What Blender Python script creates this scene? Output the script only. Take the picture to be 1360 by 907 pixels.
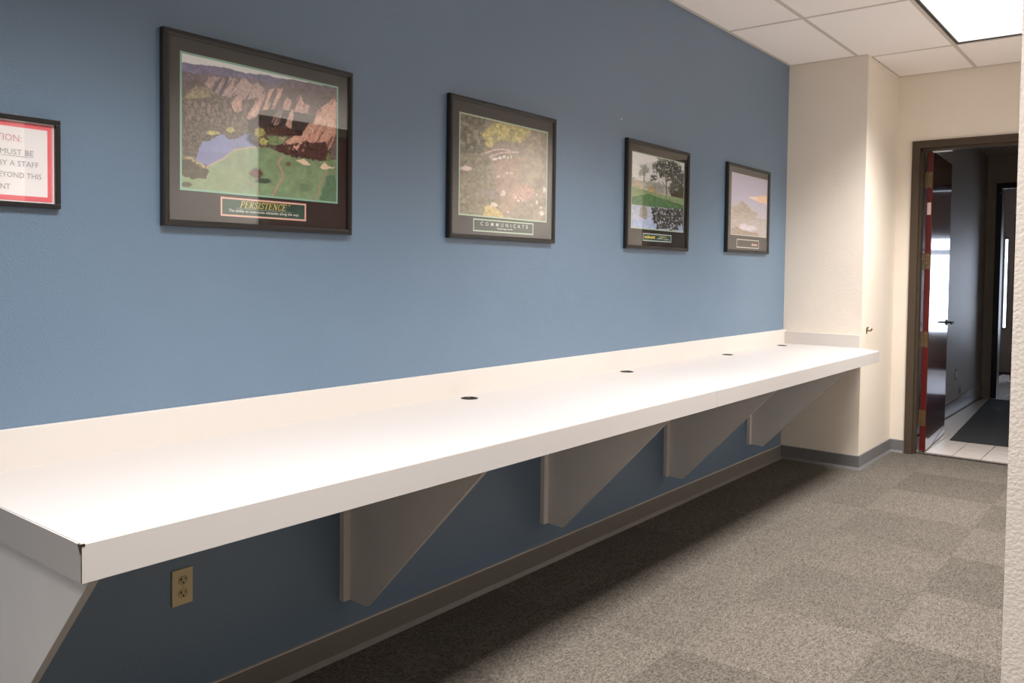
import bpy, bmesh, math, random
import numpy as np
from mathutils import Vector, Matrix

for _o in list(bpy.data.objects): bpy.data.objects.remove(_o)
SC = bpy.context.scene
COL = SC.collection
R = math.radians

# ---------------------------------------------------------------- camera, sky, lights, exposure
FPX, YAW, PITCH, ROLL, CY = 1111.12, R(38.4898), R(-1.942), R(0.7288), 396.556
CAM = Vector((0, -2.3, 1.387))
fwd = Vector((math.cos(PITCH)*math.cos(YAW), math.cos(PITCH)*math.sin(YAW), math.sin(PITCH)))
rgt = Vector((math.sin(YAW), -math.cos(YAW), 0)); upv = rgt.cross(fwd)
r2 = rgt*math.cos(ROLL)+upv*math.sin(ROLL); u2 = -rgt*math.sin(ROLL)+upv*math.cos(ROLL)
cd = bpy.data.cameras.new('camera'); cam = bpy.data.objects.new('camera', cd); COL.objects.link(cam)
m3 = Matrix((r2, u2, -fwd)).transposed()
cam.matrix_world = Matrix.Translation(CAM) @ m3.to_4x4()
cd.sensor_width = 36; cd.lens = FPX/1360*36; cd.shift_y = -(453.5-CY)/1360; cd.clip_start = .05
SC.camera = cam

W = bpy.data.worlds.new('daylight'); SC.world = W; W.use_nodes = True
W.node_tree.nodes['Background'].inputs[0].default_value = (.72, .82, 1, 1)
W.node_tree.nodes['Background'].inputs[1].default_value = 8.0
LAMP, LAMP_W, LAMP_SPREAD = 1.25, 65.0, R(112)   # lens radiance, tube power, cut-off of the recessed fittings
LAMP_COLOR = (1.0, .96, .92)
SC.view_settings.view_transform = 'Standard'; SC.view_settings.look = 'None'
SC.view_settings.gamma = 1; SC.view_settings.use_curve_mapping = False
SC.view_settings.exposure = 0.0

# ---------------------------------------------------------------- helpers
def lin(c):
    c = np.asarray(c, float)/255.0
    return np.where(c <= .04045, c/12.92, ((c+.055)/1.055)**2.4)

def srgb(r, g, b): return tuple(float(x) for x in lin((r, g, b)))+(1,)

def link(o, parent=None):
    COL.objects.link(o)
    if parent: o.parent = parent
    return o

def tag(o, label=None, cat=None, group=None, kind=None):
    if label: o['label'] = label
    if cat: o['category'] = cat
    if group: o['group'] = group
    if kind: o['kind'] = kind
    return o

def empty(name, loc=(0, 0, 0)):
    o = bpy.data.objects.new(name, None); o.location = loc; o.empty_display_size = .05
    return link(o)

class MB:
    """collects shapes into one bmesh"""
    def __init__(s): s.bm = bmesh.new()
    def box(s, x0, x1, y0, y1, z0, z1, bev=0, M=None, seg=2):
        b = bmesh.new(); bmesh.ops.create_cube(b, size=1)
        for v in b.verts:
            v.co = Vector(((x0+x1)/2+v.co.x*(x1-x0), (y0+y1)/2+v.co.y*(y1-y0), (z0+z1)/2+v.co.z*(z1-z0)))
        if bev: bmesh.ops.bevel(b, geom=b.edges[:], offset=bev, segments=seg, affect='EDGES', profile=.6)
        return s.add(b, M)
    def prism(s, pts, axis, a, b_, bev=0, M=None):
        """polygon pts in the two other axes, extruded along axis from a to b_"""
        b = bmesh.new()
        def mk(p, t):
            return {'x': (t, p[0], p[1]), 'y': (p[0], t, p[1]), 'z': (p[0], p[1], t)}[axis]
        A = [b.verts.new(mk(p, a)) for p in pts]; B = [b.verts.new(mk(p, b_)) for p in pts]
        b.faces.new(A); b.faces.new(B[::-1]); n = len(pts)
        for i in range(n): b.faces.new((A[i], A[(i+1) % n], B[(i+1) % n], B[i]))
        bmesh.ops.recalc_face_normals(b, faces=b.faces[:])
        if bev: bmesh.ops.bevel(b, geom=b.edges[:], offset=bev, segments=2, affect='EDGES', profile=.6)
        return s.add(b, M)
    def lathe(s, prof, n=32, M=None):
        """profile of (r, z) turned about z"""
        b = bmesh.new(); rings = []
        for r, z in prof:
            rings.append([b.verts.new((r*math.cos(2*math.pi*k/n), r*math.sin(2*math.pi*k/n), z)) for k in range(n)] if r > 1e-6 else [b.verts.new((0, 0, z))])
        for p, q in zip(rings, rings[1:]):
            for k in range(n):
                if len(p) > 1 and len(q) > 1: b.faces.new((p[k], p[(k+1) % n], q[(k+1) % n], q[k]))
                elif len(p) > 1: b.faces.new((p[k], p[(k+1) % n], q[0]))
                elif len(q) > 1: b.faces.new((p[0], q[(k+1) % n], q[k]))
        bmesh.ops.recalc_face_normals(b, faces=b.faces[:])
        return s.add(b, M)
    def tube(s, pts, rad, n=12):
        b = bmesh.new(); rings = []
        for i, p in enumerate(pts):
            p = Vector(p); t = (Vector(pts[min(i+1, len(pts)-1)])-Vector(pts[max(i-1, 0)])).normalized()
            a = t.orthogonal().normalized() if i == 0 else (a-t*a.dot(t)).normalized()
            c = t.cross(a); r = rad[i] if isinstance(rad, (list, tuple)) else rad
            rings.append([b.verts.new(p+(a*math.cos(2*math.pi*k/n)+c*math.sin(2*math.pi*k/n))*r) for k in range(n)])
        for p, q in zip(rings, rings[1:]):
            for k in range(n): b.faces.new((p[k], p[(k+1) % n], q[(k+1) % n], q[k]))
        b.faces.new(rings[0][::-1]); b.faces.new(rings[-1])
        bmesh.ops.recalc_face_normals(b, faces=b.faces[:])
        return s.add(b)
    def add(s, b, M=None):
        if M is not None: bmesh.ops.transform(b, matrix=M, verts=b.verts[:])
        me = bpy.data.meshes.new('tmp'); b.to_mesh(me); b.free(); s.bm.from_mesh(me); bpy.data.meshes.remove(me)
        return s
    def mesh(s, name, mat):
        me = bpy.data.meshes.new(name); s.bm.to_mesh(me); s.bm.free()
        if mat: me.materials.append(mat)
        return me
    def build(s, name, mat, parent=None, smooth=False, at=None):
        me = s.mesh(name, mat)
        if smooth:
            for p in me.polygons: p.use_smooth = True
        o = bpy.data.objects.new(name, me); link(o, parent)
        if parent is not None and parent.type == 'EMPTY' or (parent is not None and parent.location.length > 0):
            pass
        return o

def rel(o, root):
    """meshes are modelled in world space: keep them there under a placed root"""
    me = o.data; me.transform(Matrix.Translation(-world_loc(root)))
    return o

def world_loc(o):
    v = Vector(o.location)
    while o.parent: o = o.parent; v = v+Vector(o.location)
    return v

def part(mb, name, mat, root, smooth=False):
    o = mb.build(name, mat, root, smooth)
    return rel(o, root)

def single(mb, name, mat, base, label=None, cat=None, kind=None, smooth=False, group=None):
    """a one-mesh top-level object with its origin at base"""
    o = mb.build(name, mat, None, smooth); o.data.transform(Matrix.Translation(-Vector(base))); o.location = base
    return tag(o, label, cat, group, kind)

def B(*a, **k): return MB().box(*a, **k)

# ---------------------------------------------------------------- materials
def mat(name, color, rough=.5, metal=0, spec=.5, coat=0, noise=None, bump=None, emis=None):
    m = bpy.data.materials.new(name); m.use_nodes = True
    nt = m.node_tree; p = nt.nodes['Principled BSDF']
    p.inputs['Base Color'].default_value = color; p.inputs['Roughness'].default_value = rough
    p.inputs['Metallic'].default_value = metal; p.inputs['Specular IOR Level'].default_value = spec
    if coat: p.inputs['Coat Weight'].default_value = coat; p.inputs['Coat Roughness'].default_value = .04
    tc = nt.nodes.new('ShaderNodeTexCoord')
    if noise:                                   # (scale, amount, detail)
        n = nt.nodes.new('ShaderNodeTexNoise'); n.inputs['Scale'].default_value = noise[0]; n.inputs['Detail'].default_value = noise[2]
        nt.links.new(tc.outputs['Object'], n.inputs['Vector'])
        cr = nt.nodes.new('ShaderNodeMapRange'); cr.inputs[1].default_value = .25; cr.inputs[2].default_value = .75
        cr.inputs[3].default_value = 1-noise[1]; cr.inputs[4].default_value = 1+noise[1]
        nt.links.new(n.outputs['Fac'], cr.inputs[0])
        mx = nt.nodes.new('ShaderNodeMix'); mx.data_type = 'RGBA'; mx.blend_type = 'MULTIPLY'; mx.inputs[0].default_value = 1
        mx.inputs[6].default_value = color; nt.links.new(cr.outputs[0], mx.inputs[7]); nt.links.new(mx.outputs[2], p.inputs['Base Color'])
    if bump:                                    # (scale, strength, distance)
        n = nt.nodes.new('ShaderNodeTexNoise'); n.inputs['Scale'].default_value = bump[0]; n.inputs['Detail'].default_value = 3
        nt.links.new(tc.outputs['Object'], n.inputs['Vector'])
        b = nt.nodes.new('ShaderNodeBump'); b.inputs['Strength'].default_value = bump[1]; b.inputs['Distance'].default_value = bump[2]
        nt.links.new(n.outputs['Fac'], b.inputs['Height']); nt.links.new(b.outputs[0], p.inputs['Normal'])
    return m

M_blue = mat('blue_wall_paint', srgb(98, 121, 144), .36, spec=.8, bump=(170, .35, .004), noise=(3, .03, 2))
M_beige = mat('beige_wall_paint', srgb(230, 220, 207), .55, bump=(170, .35, .004), noise=(3, .02, 2))
M_offwhite = mat('offwhite_wall_paint', srgb(240, 232, 223), .55, bump=(170, .3, .004))
M_return = mat('pale_return_wall_paint', srgb(216, 207, 199), .55, bump=(170, .3, .004))
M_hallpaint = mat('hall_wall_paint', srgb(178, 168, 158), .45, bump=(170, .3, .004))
M_lam = mat('white_laminate', srgb(184, 179, 177), .32, spec=.4, noise=(400, .015, 2))
M_splash = mat('white_laminate_backsplash', srgb(208, 202, 196), .4, spec=.35, noise=(400, .015, 2))
M_lamedge = mat('white_laminate_front', srgb(184, 180, 178), .45, spec=.3, noise=(500, .02, 2))
M_bracket = mat('bracket_laminate', srgb(228, 224, 222), .45, noise=(6, .03, 3))
M_core = mat('particle_board_core', srgb(70, 55, 42), .8, noise=(300, .3, 3))
M_black = mat('black_plastic', srgb(14, 14, 15), .35)
M_gap = mat('dark_gap', srgb(12, 11, 11), .9)
M_vinyl = mat('grey_vinyl_base', srgb(112, 112, 114), .45, noise=(30, .05, 3))
M_vinylshade = mat('shaded_vinyl_base', srgb(112, 107, 102), .5, noise=(30, .05, 3))  # same grey base, with the shade under the counter put into its colour
M_caulk = mat('pale_base_top_line', srgb(190, 182, 172), .6)
M_ceil = mat('ceiling_tile_fibre', srgb(250, 243, 239), .9, noise=(260, .05, 4), bump=(260, .25, .002))
M_grid = mat('ceiling_grid_metal', srgb(205, 195, 186), .5)
M_frame = mat('dark_bronze_frame', srgb(72, 61, 50), .6, spec=.25, noise=(20, .06, 3))
M_blackframe = mat('black_door_frame', srgb(22, 22, 24), .4)
M_steel = mat('hinge_bronze', srgb(120, 100, 72), .42, metal=.8)
M_chrome = mat('brushed_steel', srgb(190, 188, 185), .25, metal=1)
M_brass = mat('aged_brass', srgb(120, 100, 66), .3, metal=.9)
M_pframe = mat('poster_frame_wood', srgb(29, 26, 24), .38, noise=(40, .1, 3))
M_signframe = mat('sign_frame_black', srgb(24, 23, 24), .35)
M_board = mat('black_mat_board', srgb(48, 42, 38), .9)
M_mint = mat('mint_print_line', srgb(150, 195, 172), .8)
M_mintpale = mat('pale_mint_print_line', srgb(186, 208, 182), .8)
M_greyline = mat('grey_print_line', srgb(188, 198, 196), .8)
M_whiteline = mat('cream_print_line', srgb(214, 206, 196), .8)
M_peach = mat('peach_print_line', srgb(236, 190, 172), .8)
M_paper = mat('white_paper', srgb(252, 248, 249), .8)
M_pinkred = mat('coral_print_border', srgb(248, 122, 130), .8)
M_textpink = mat('pink_print_ink', srgb(228, 170, 178), .8)
M_textgrey = mat('grey_print_ink', srgb(176, 174, 177), .8)
M_textyel = mat('yellow_print_ink', srgb(240, 214, 110), .8)
M_textwhite = mat('white_print_ink', srgb(226, 224, 218), .8)
M_plaquegreen = mat('plaque_green', srgb(52, 84, 72), .8, noise=(14, .4, 1))
M_plaquedark = mat('plaque_dark', srgb(50, 60, 52), .8)
M_ivory = mat('ivory_plastic', srgb(214, 196, 150), .4)
M_ivoryline = mat('ivory_plastic_face', srgb(196, 178, 134), .4)
M_slot = mat('outlet_slot', srgb(16, 14, 12), .7)
M_whiteplastic = mat('white_plastic', srgb(225, 222, 216), .4)
M_reddoor = mat('mahogany_door_edge', srgb(88, 18, 13), .35, noise=(8, .15, 3))
M_doorface = mat('mahogany_door_face', srgb(62, 18, 18), .16, coat=.6, noise=(5, .25, 4))
M_rubbermat = mat('charcoal_entrance_mat', srgb(58, 58, 60), .95, noise=(160, .35, 3), bump=(300, .8, .006))
M_grout = mat('tile_grout', srgb(74, 68, 64), .9)
M_tile = mat('white_floor_tile', srgb(206, 196, 189), .42, noise=(9, .04, 3))
M_hallbase = mat('hall_tile_base', srgb(150, 148, 150), .25)
M_label = mat('pale_paper_label', srgb(220, 196, 188), .7)
M_exterior = mat('exterior_paving', srgb(170, 170, 170), .9)

def carpet_mat():
    m = bpy.data.materials.new('grey_carpet'); m.use_nodes = True
    nt = m.node_tree; p = nt.nodes['Principled BSDF']; p.inputs['Roughness'].default_value = 1; p.inputs['Specular IOR Level'].default_value = .05
    tc = nt.nodes.new('ShaderNodeTexCoord'); oi = nt.nodes.new('ShaderNodeObjectInfo')
    mp = nt.nodes.new('ShaderNodeMapping'); mp.inputs['Scale'].default_value = (1, 1.7, 1)
    nt.links.new(tc.outputs['Object'], mp.inputs['Vector'])
    ad = nt.nodes.new('ShaderNodeVectorMath'); ad.operation = 'ADD'; nt.links.new(mp.outputs[0], ad.inputs[0]); nt.links.new(oi.outputs['Location'], ad.inputs[1])
    vo = nt.nodes.new('ShaderNodeTexVoronoi'); vo.inputs['Scale'].default_value = 125; vo.inputs['Randomness'].default_value = 1
    nt.links.new(ad.outputs[0], vo.inputs['Vector'])
    sp = nt.nodes.new('ShaderNodeSeparateColor'); nt.links.new(vo.outputs['Color'], sp.inputs[0])
    n1 = nt.nodes.new('ShaderNodeTexNoise'); n1.inputs['Scale'].default_value = 48; n1.inputs['Detail'].default_value = 4; n1.inputs['Roughness'].default_value = .7
    nt.links.new(ad.outputs[0], n1.inputs['Vector'])
    am = nt.nodes.new('ShaderNodeMix'); am.data_type = 'FLOAT'; am.inputs[0].default_value = .5
    nt.links.new(sp.outputs[0], am.inputs[2]); nt.links.new(n1.outputs['Fac'], am.inputs[3])
    cr = nt.nodes.new('ShaderNodeValToRGB'); cr.color_ramp.elements[0].position = .24; cr.color_ramp.elements[1].position = .76
    cr.color_ramp.elements[0].color = (.60, .59, .58, 1); cr.color_ramp.elements[1].color = (1.46, 1.45, 1.44, 1)
    nt.links.new(am.outputs[0], cr.inputs[0])
    n2 = nt.nodes.new('ShaderNodeTexNoise'); n2.inputs['Scale'].default_value = 2.2; n2.inputs['Detail'].default_value = 3
    nt.links.new(tc.outputs['Object'], n2.inputs['Vector'])
    mr = nt.nodes.new('ShaderNodeMapRange'); mr.inputs[3].default_value = .9; mr.inputs[4].default_value = 1.1; nt.links.new(n2.outputs['Fac'], mr.inputs[0])
    a = nt.nodes.new('ShaderNodeMix'); a.data_type = 'RGBA'; a.blend_type = 'MULTIPLY'; a.inputs[0].default_value = 1
    nt.links.new(oi.outputs['Color'], a.inputs[6]); nt.links.new(cr.outputs[0], a.inputs[7])
    b = nt.nodes.new('ShaderNodeMix'); b.data_type = 'RGBA'; b.blend_type = 'MULTIPLY'; b.inputs[0].default_value = 1
    nt.links.new(a.outputs[2], b.inputs[6]); nt.links.new(mr.outputs[0], b.inputs[7])
    nt.links.new(b.outputs[2], p.inputs['Base Color'])
    bp = nt.nodes.new('ShaderNodeBump'); bp.inputs['Strength'].default_value = .5; bp.inputs['Distance'].default_value = .006
    nt.links.new(am.outputs[0], bp.inputs['Height']); nt.links.new(bp.outputs[0], p.inputs['Normal'])
    return m
M_carpet = carpet_mat()

def glass_mat(name, f0=.04, rough=0.0):
    """clear pane: transparent with a mirror share that grows with the angle (both sides of the sheet alike)"""
    m = bpy.data.materials.new(name); m.use_nodes = True; nt = m.node_tree; nt.nodes.clear()
    out = nt.nodes.new('ShaderNodeOutputMaterial'); mx = nt.nodes.new('ShaderNodeMixShader')
    g = nt.nodes.new('ShaderNodeNewGeometry')
    def mth(op, a, b=None):
        n = nt.nodes.new('ShaderNodeMath'); n.operation = op
        for i, v in enumerate((a, b)):
            if v is None: continue
            if isinstance(v, (int, float)): n.inputs[i].default_value = v
            else: nt.links.new(v, n.inputs[i])
        return n.outputs[0]
    dt = nt.nodes.new('ShaderNodeVectorMath'); dt.operation = 'DOT_PRODUCT'
    nt.links.new(g.outputs['Normal'], dt.inputs[0]); nt.links.new(g.outputs['Incoming'], dt.inputs[1])
    f = mth('ADD', mth('MULTIPLY', mth('POWER', mth('SUBTRACT', 1.0, mth('ABSOLUTE', dt.outputs['Value'])), 5.0), 1-f0), f0)
    tr = nt.nodes.new('ShaderNodeBsdfTransparent'); gl = nt.nodes.new('ShaderNodeBsdfGlossy'); gl.inputs['Roughness'].default_value = rough
    nt.links.new(f, mx.inputs[0]); nt.links.new(tr.outputs[0], mx.inputs[1]); nt.links.new(gl.outputs[0], mx.inputs[2])
    nt.links.new(mx.outputs[0], out.inputs[0]); return m
M_glass = glass_mat('picture_glass', .07, .012)
M_winglass = glass_mat('window_glass', .04)

def lamp_mat():
    m = bpy.data.materials.new('prismatic_lamp_lens'); m.use_nodes = True; nt = m.node_tree; nt.nodes.clear()
    out = nt.nodes.new('ShaderNodeOutputMaterial'); e = nt.nodes.new('ShaderNodeEmission')
    e.inputs[0].default_value = LAMP_COLOR+(1,); e.inputs[1].default_value = LAMP
    nt.links.new(e.outputs[0], out.inputs[0]); return m
M_lamp = lamp_mat()

def vcol_mat():
    m = bpy.data.materials.new('printed_picture_ink'); m.use_nodes = True; nt = m.node_tree; p = nt.nodes['Principled BSDF']
    a = nt.nodes.new('ShaderNodeVertexColor'); a.layer_name = 'ink'; nt.links.new(a.outputs[0], p.inputs['Base Color'])
    p.inputs['Roughness'].default_value = .7; p.inputs['Specular IOR Level'].default_value = .2; return m
M_print = vcol_mat()

# ---------------------------------------------------------------- the setting
XE, XB, YC, ZC = 6.161, 6.99, -.561, 2.925     # column face, far wall, column depth, ceiling height
TOP = 3.06
YR, XR = -2.075, 1.7                            # wall on the right: its face and its near end
X_MIN, Y_MIN = -2.0, -4.7

def struct(mb, name, m, base=(0, 0, 0)): return single(mb, name, m, base, kind='structure')

struct(B(X_MIN-.12, XB+.12, 0, .14, -.02, TOP), 'wall_left', M_blue)
struct(B(XE, XB, YC, 0, 0, ZC), 'wall_column', M_beige)
dY0, dY1, dZ = -.725, -1.66, 2.36               # clear opening of the doorway in the far wall
w = B(XB, XB+.12, dY0+.003, 0, -.02, TOP); w.box(XB, XB+.12, -3.0, dY1-.003, -.02, TOP); w.box(XB, XB+.12, dY1-.003, dY0+.003, dZ+.003, TOP)
struct(w, 'wall_back', M_beige)
struct(B(XR, XB, YR-.12, YR, -.02, TOP), 'wall_right', M_offwhite)
d4 = tag(empty('door_4', (3.05, YR, 0)), kind='structure')
d4f = MB()
for a, b in ((3.0, 3.055), (4.05, 4.105)): d4f.box(a, b, YR-.01, YR+.018, 0, 2.3, bev=.003)
d4f.box(3.055, 4.05, YR-.01, YR+.018, 2.245, 2.3, bev=.003)
part(d4f, 'door_frame', M_frame, d4)
part(B(3.056, 4.049, YR-.01, YR+.006, .008, 2.244, bev=.002), 'door_leaf', M_doorface, d4)
part(MB().lathe([(0, .06), (.024, .058), (.028, .045), (.02, .03), (.011, .022), (.011, .004), (.03, .003), (.03, 0)], 24, Matrix.Translation((3.99, YR+.006, .98)) @ Matrix.Rotation(R(-90), 4, 'X')), 'door_knob', M_chrome, d4, smooth=True)
w = B(XR-.002, XR+.12, Y_MIN, YR, -.02, TOP)
struct(w, 'wall_return', M_return)
struct(B(X_MIN-.12, X_MIN, Y_MIN-.12, 0, -.02, TOP), 'wall_rear', M_beige)
struct(B(X_MIN-.12, XR+.12, Y_MIN-.12, Y_MIN, -.02, TOP), 'wall_opposite', M_beige)

# carpet: base slab with tiles laid on it
floor = struct(B(X_MIN-.12, XB+.075, Y_MIN-.12, .14, -.1, -.012), 'floor', M_gap)
xs = [-2.0]+[6.375-.601*k for k in range(13, -1, -1)]+[7.062]
ys = [0, -.31, -.885, -1.462, -2.04, -2.62, -3.2, -3.78, -4.36, -4.7]
xs = [x for x in xs if x >= -2.0]
rnd = random.Random(4)
tile_mesh = {}
for i in range(len(xs)-1):
    for j in range(len(ys)-1):
        x0, x1, y1, y0 = xs[i], xs[i+1], ys[j], ys[j+1]
        if x0 >= XR+.1 and y1 <= YR: continue
        if x1 > XE and y0 > YC+.02 and y1 > YC and x0 >= XE-.3 and j == 0: x1 = min(x1, XE)
        if x1-x0 < .02: continue
        k = len(xs)-2-i
        light = (j+k) % 2 == 0
        v = {True: 1.085, False: .915}[light]
        if j <= 1: v = 1+(v-1)*.45
        v *= 1+rnd.uniform(-.04, .04)
        key = (round(x1-x0, 3), round(y1-y0, 3))
        if key not in tile_mesh:
            g = .0002
            tile_mesh[key] = B(-(x1-x0)/2+g, (x1-x0)/2-g, -(y1-y0)/2+g, (y1-y0)/2-g, -.012, 0).mesh('carpet_tile', M_carpet)
        o = bpy.data.objects.new('carpet_tile', tile_mesh[key]); link(o, floor)
        o.location = ((x0+x1)/2, (y0+y1)/2, 0)
        c = lin((92, 87, 81))*v
        o.color = (c[0], c[1], c[2], 1)

# ceiling: slab above, hung tiles and grid bars
ceiling = struct(B(X_MIN-.12, XB+.12, Y_MIN-.12, .14, TOP, TOP+.1), 'ceiling', M_gap)
cx = [X_MIN]+[6.23-1.167*k for k in range(7, -1, -1)]+[XB]
cx = sorted(set(round(x, 3) for x in cx if x >= X_MIN))
cy = [0, -.487]+[-1.087-.6*k for k in range(6)]+[Y_MIN]
lights = []
for i in range(len(cx)-1):
    for j in range(len(cy)-1):
        x0, x1, y1, y0 = cx[i], cx[i+1], cy[j], cy[j+1]
        if x0 >= XR+.12 and y1 <= YR-.05: continue
        xr = 6.23-1.167*round((6.23-x1)/1.167)
        col = round((6.23-x1)/1.167)
        if abs(x1-x0-1.167) < .01 and ((j == 2 and col in (0, 2, 4)) or (j == 2 and col == 6)):
            lights.append((x0, x1, y0, y1, col, j)); continue
        if x1 > XE and x0 < XE and j == 0: x1 = XE
        if x0 >= XE and j == 0: continue
        if x0 >= XE and j == 1: y1 = YC
        g = .004
        m = B(x0+g-(x0+x1)/2, x1-g-(x0+x1)/2, y0+g-(y0+y1)/2, y1-g-(y0+y1)/2, 0, .016).mesh('ceiling_tile', M_ceil)
        o = bpy.data.objects.new('ceiling_tile', m); link(o, ceiling); o.location = ((x0+x1)/2, (y0+y1)/2, ZC)
for x in cx[1:-1]:
    part(B(x-.012, x+.012, Y_MIN if x < XR else YR, 0 if x < XE else YC, ZC-.002, ZC+.02), 'grid_bar', M_grid, ceiling)
for y in cy[1:-1]:
    part(B(X_MIN, (XR if y < YR else (XE if y > YC else XB)), y-.012, y+.012, ZC-.0024, ZC+.02), 'grid_bar', M_grid, ceiling)
part(B(X_MIN, XE, -.02, 0, ZC-.003, ZC+.01), 'wall_angle', M_grid, ceiling)
part(B(XB-.02, XB, YR, YC, ZC-.003, ZC+.01), 'wall_angle', M_grid, ceiling)
part(B(XE-.02, XE, YC, -.02, ZC-.003, ZC+.01), 'wall_angle', M_grid, ceiling)

# baseboards
def base_profile(t=.008, h=.101): return [(0, 0), (-.018, 0), (-.016, .004), (-t, .018), (-t, h-.004), (-t+.003, h), (0, h)]
mb = MB(); mb.prism(base_profile(), 'x', X_MIN, XE)
bl = struct(mb, 'baseboard_left', M_vinylshade)
part(B(X_MIN, XE, -.009, -.0005, .0985, .1035), 'top_line', M_caulk, bl)
def base_run(path, normals):
    """cove base swept along wall corners with mitred joints"""
    b = bmesh.new(); rings = []; pr = base_profile()
    for i, p in enumerate(path):
        n1 = Vector(normals[max(i-1, 0)]); n2 = Vector(normals[min(i, len(normals)-1)])
        o = (n1+n2)/(1+n1.dot(n2))
        rings.append([b.verts.new((p[0]-o.x*q[0], p[1]-o.y*q[0], q[1])) for q in pr])
    for A_, B_ in zip(rings, rings[1:]):
        for k in range(len(pr)): b.faces.new((A_[k], A_[(k+1) % len(pr)], B_[(k+1) % len(pr)], B_[k]))
    b.faces.new(rings[0]); b.faces.new(rings[-1][::-1])
    bmesh.ops.recalc_face_normals(b, faces=b.faces[:])
    m = MB(); m.bm.free(); m.bm = b
    return m
struct(base_run([(XE, -.001), (XE, YC), (XB, YC), (XB, -.662)], [(-1, 0), (0, -1), (-1, 0)]), 'baseboard_column', M_vinyl)
struct(MB().prism([(XR+a, b) for a, b in base_profile()], 'y', Y_MIN, YR), 'baseboard_right', M_vinyl)

# ---------------------------------------------------------------- hall beyond the doorway
HX, HY, HZ = 10.85, -.57, 2.74
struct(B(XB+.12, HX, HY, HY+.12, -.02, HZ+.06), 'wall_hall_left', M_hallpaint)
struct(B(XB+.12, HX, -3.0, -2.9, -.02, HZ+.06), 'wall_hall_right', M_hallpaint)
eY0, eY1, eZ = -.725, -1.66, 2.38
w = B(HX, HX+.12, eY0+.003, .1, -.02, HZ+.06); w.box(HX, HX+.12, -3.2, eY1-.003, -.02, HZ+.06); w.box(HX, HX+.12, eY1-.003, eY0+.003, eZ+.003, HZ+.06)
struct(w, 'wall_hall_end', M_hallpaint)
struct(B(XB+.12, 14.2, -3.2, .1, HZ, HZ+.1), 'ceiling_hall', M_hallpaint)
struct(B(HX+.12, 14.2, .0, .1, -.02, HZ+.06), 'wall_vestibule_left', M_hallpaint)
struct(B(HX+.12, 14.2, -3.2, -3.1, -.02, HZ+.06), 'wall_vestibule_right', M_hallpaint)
WX = 14.0
w = B(WX, WX+.12, -.95, -.36, -.02, HZ+.06); w.box(WX, WX+.12, -.31, .1, -.02, HZ+.06); w.box(WX, WX+.12, -.36, -.31, -.02, .62); w.box(WX, WX+.12, -.36, -.31, 1.95, HZ+.06)
w.box(WX, WX+.12, -3.2, -2.15, -.02, HZ+.06); w.box(WX, WX+.12, -2.15, -.95, -.02, .5); w.box(WX, WX+.12, -2.15, -.95, 1.98, HZ+.06)
struct(w, 'wall_vestibule_end', M_hallpaint)
w1 = struct(MB().box(WX+.01, WX+.07, -.99, -.95, .5, 1.98).box(WX+.01, WX+.07, -2.15, -2.11, .5, 1.98).box(WX+.01, WX+.07, -2.11, -.99, .5, .54).box(WX+.01, WX+.07, -2.11, -.99, 1.94, 1.98)
       .box(WX+.01, WX+.07, -2.11, -.99, 1.70, 1.78).box(WX+.02, WX+.06, -2.11, -.99, 1.17, 1.20), 'window_1', M_blackframe)
for z0, z1 in ((.54, 1.17), (1.20, 1.70), (1.78, 1.94)):
    part(B(WX+.035, WX+.041, -2.11, -.99, z0, z1), 'pane', M_winglass, w1)
w2 = struct(MB().box(WX+.01, WX+.07, -.317, -.31, .62, 1.95).box(WX+.01, WX+.07, -.36, -.353, .62, 1.95).box(WX+.01, WX+.07, -.353, -.317, .62, .64).box(WX+.01, WX+.07, -.353, -.317, 1.93, 1.95), 'window_2', M_blackframe)
part(B(WX+.035, WX+.041, -.353, -.317, .64, 1.93), 'pane', M_winglass, w2)

hf = struct(B(XB+.075, 14.2, -3.2, .1, -.12, -.008), 'floor_hall', M_grout)
tm = B(-.0952, .0952, -.0952, .0952, -.008, .0, bev=.0012, seg=1).mesh('floor_tile', M_tile)
tx = [7.062+.0]                                # rows of square tiles from the threshold
n = 0
for i in range(34):
    for j in range(-3, 7):
        x = 7.10+.195*i-.04; y = -.783-.0975-.195*j
        if x > 13.9 or (i > 20 and (y > -.3 or j > 5)): continue
        if x-.0965 < XB+.075: continue
        if y > HY+.0 and x < HX: continue
        o = bpy.data.objects.new('floor_tile', tm); link(o, hf); o.location = (x, y, 0); n += 1
# narrow cut tiles along the carpet
tc_ = B(-.0165, .0165, -.0952, .0952, -.008, 0).mesh('floor_tile', M_tile)
for j in range(-1, 6):
    o = bpy.data.objects.new('floor_tile', tc_); link(o, hf); o.location = (7.086, -.783-.0975-.195*j, 0)
part(B(XB+.056, XB+.082, dY1, dY0, -.01, .0045), 'threshold_strip', M_gap, hf)

hb = struct(B(XB+.13, HX, HY-.010, HY, 0, .15, bev=.002), 'baseboard_hall', M_hallbase)
part(B(XB+.13, HX, HY-.013, HY, .146, .156), 'top_line', M_caulk, hb)
part(B(XB+.13, HX, HY-.013, HY-.006, 0, .008), 'bottom_line', M_caulk, hb)

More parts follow.
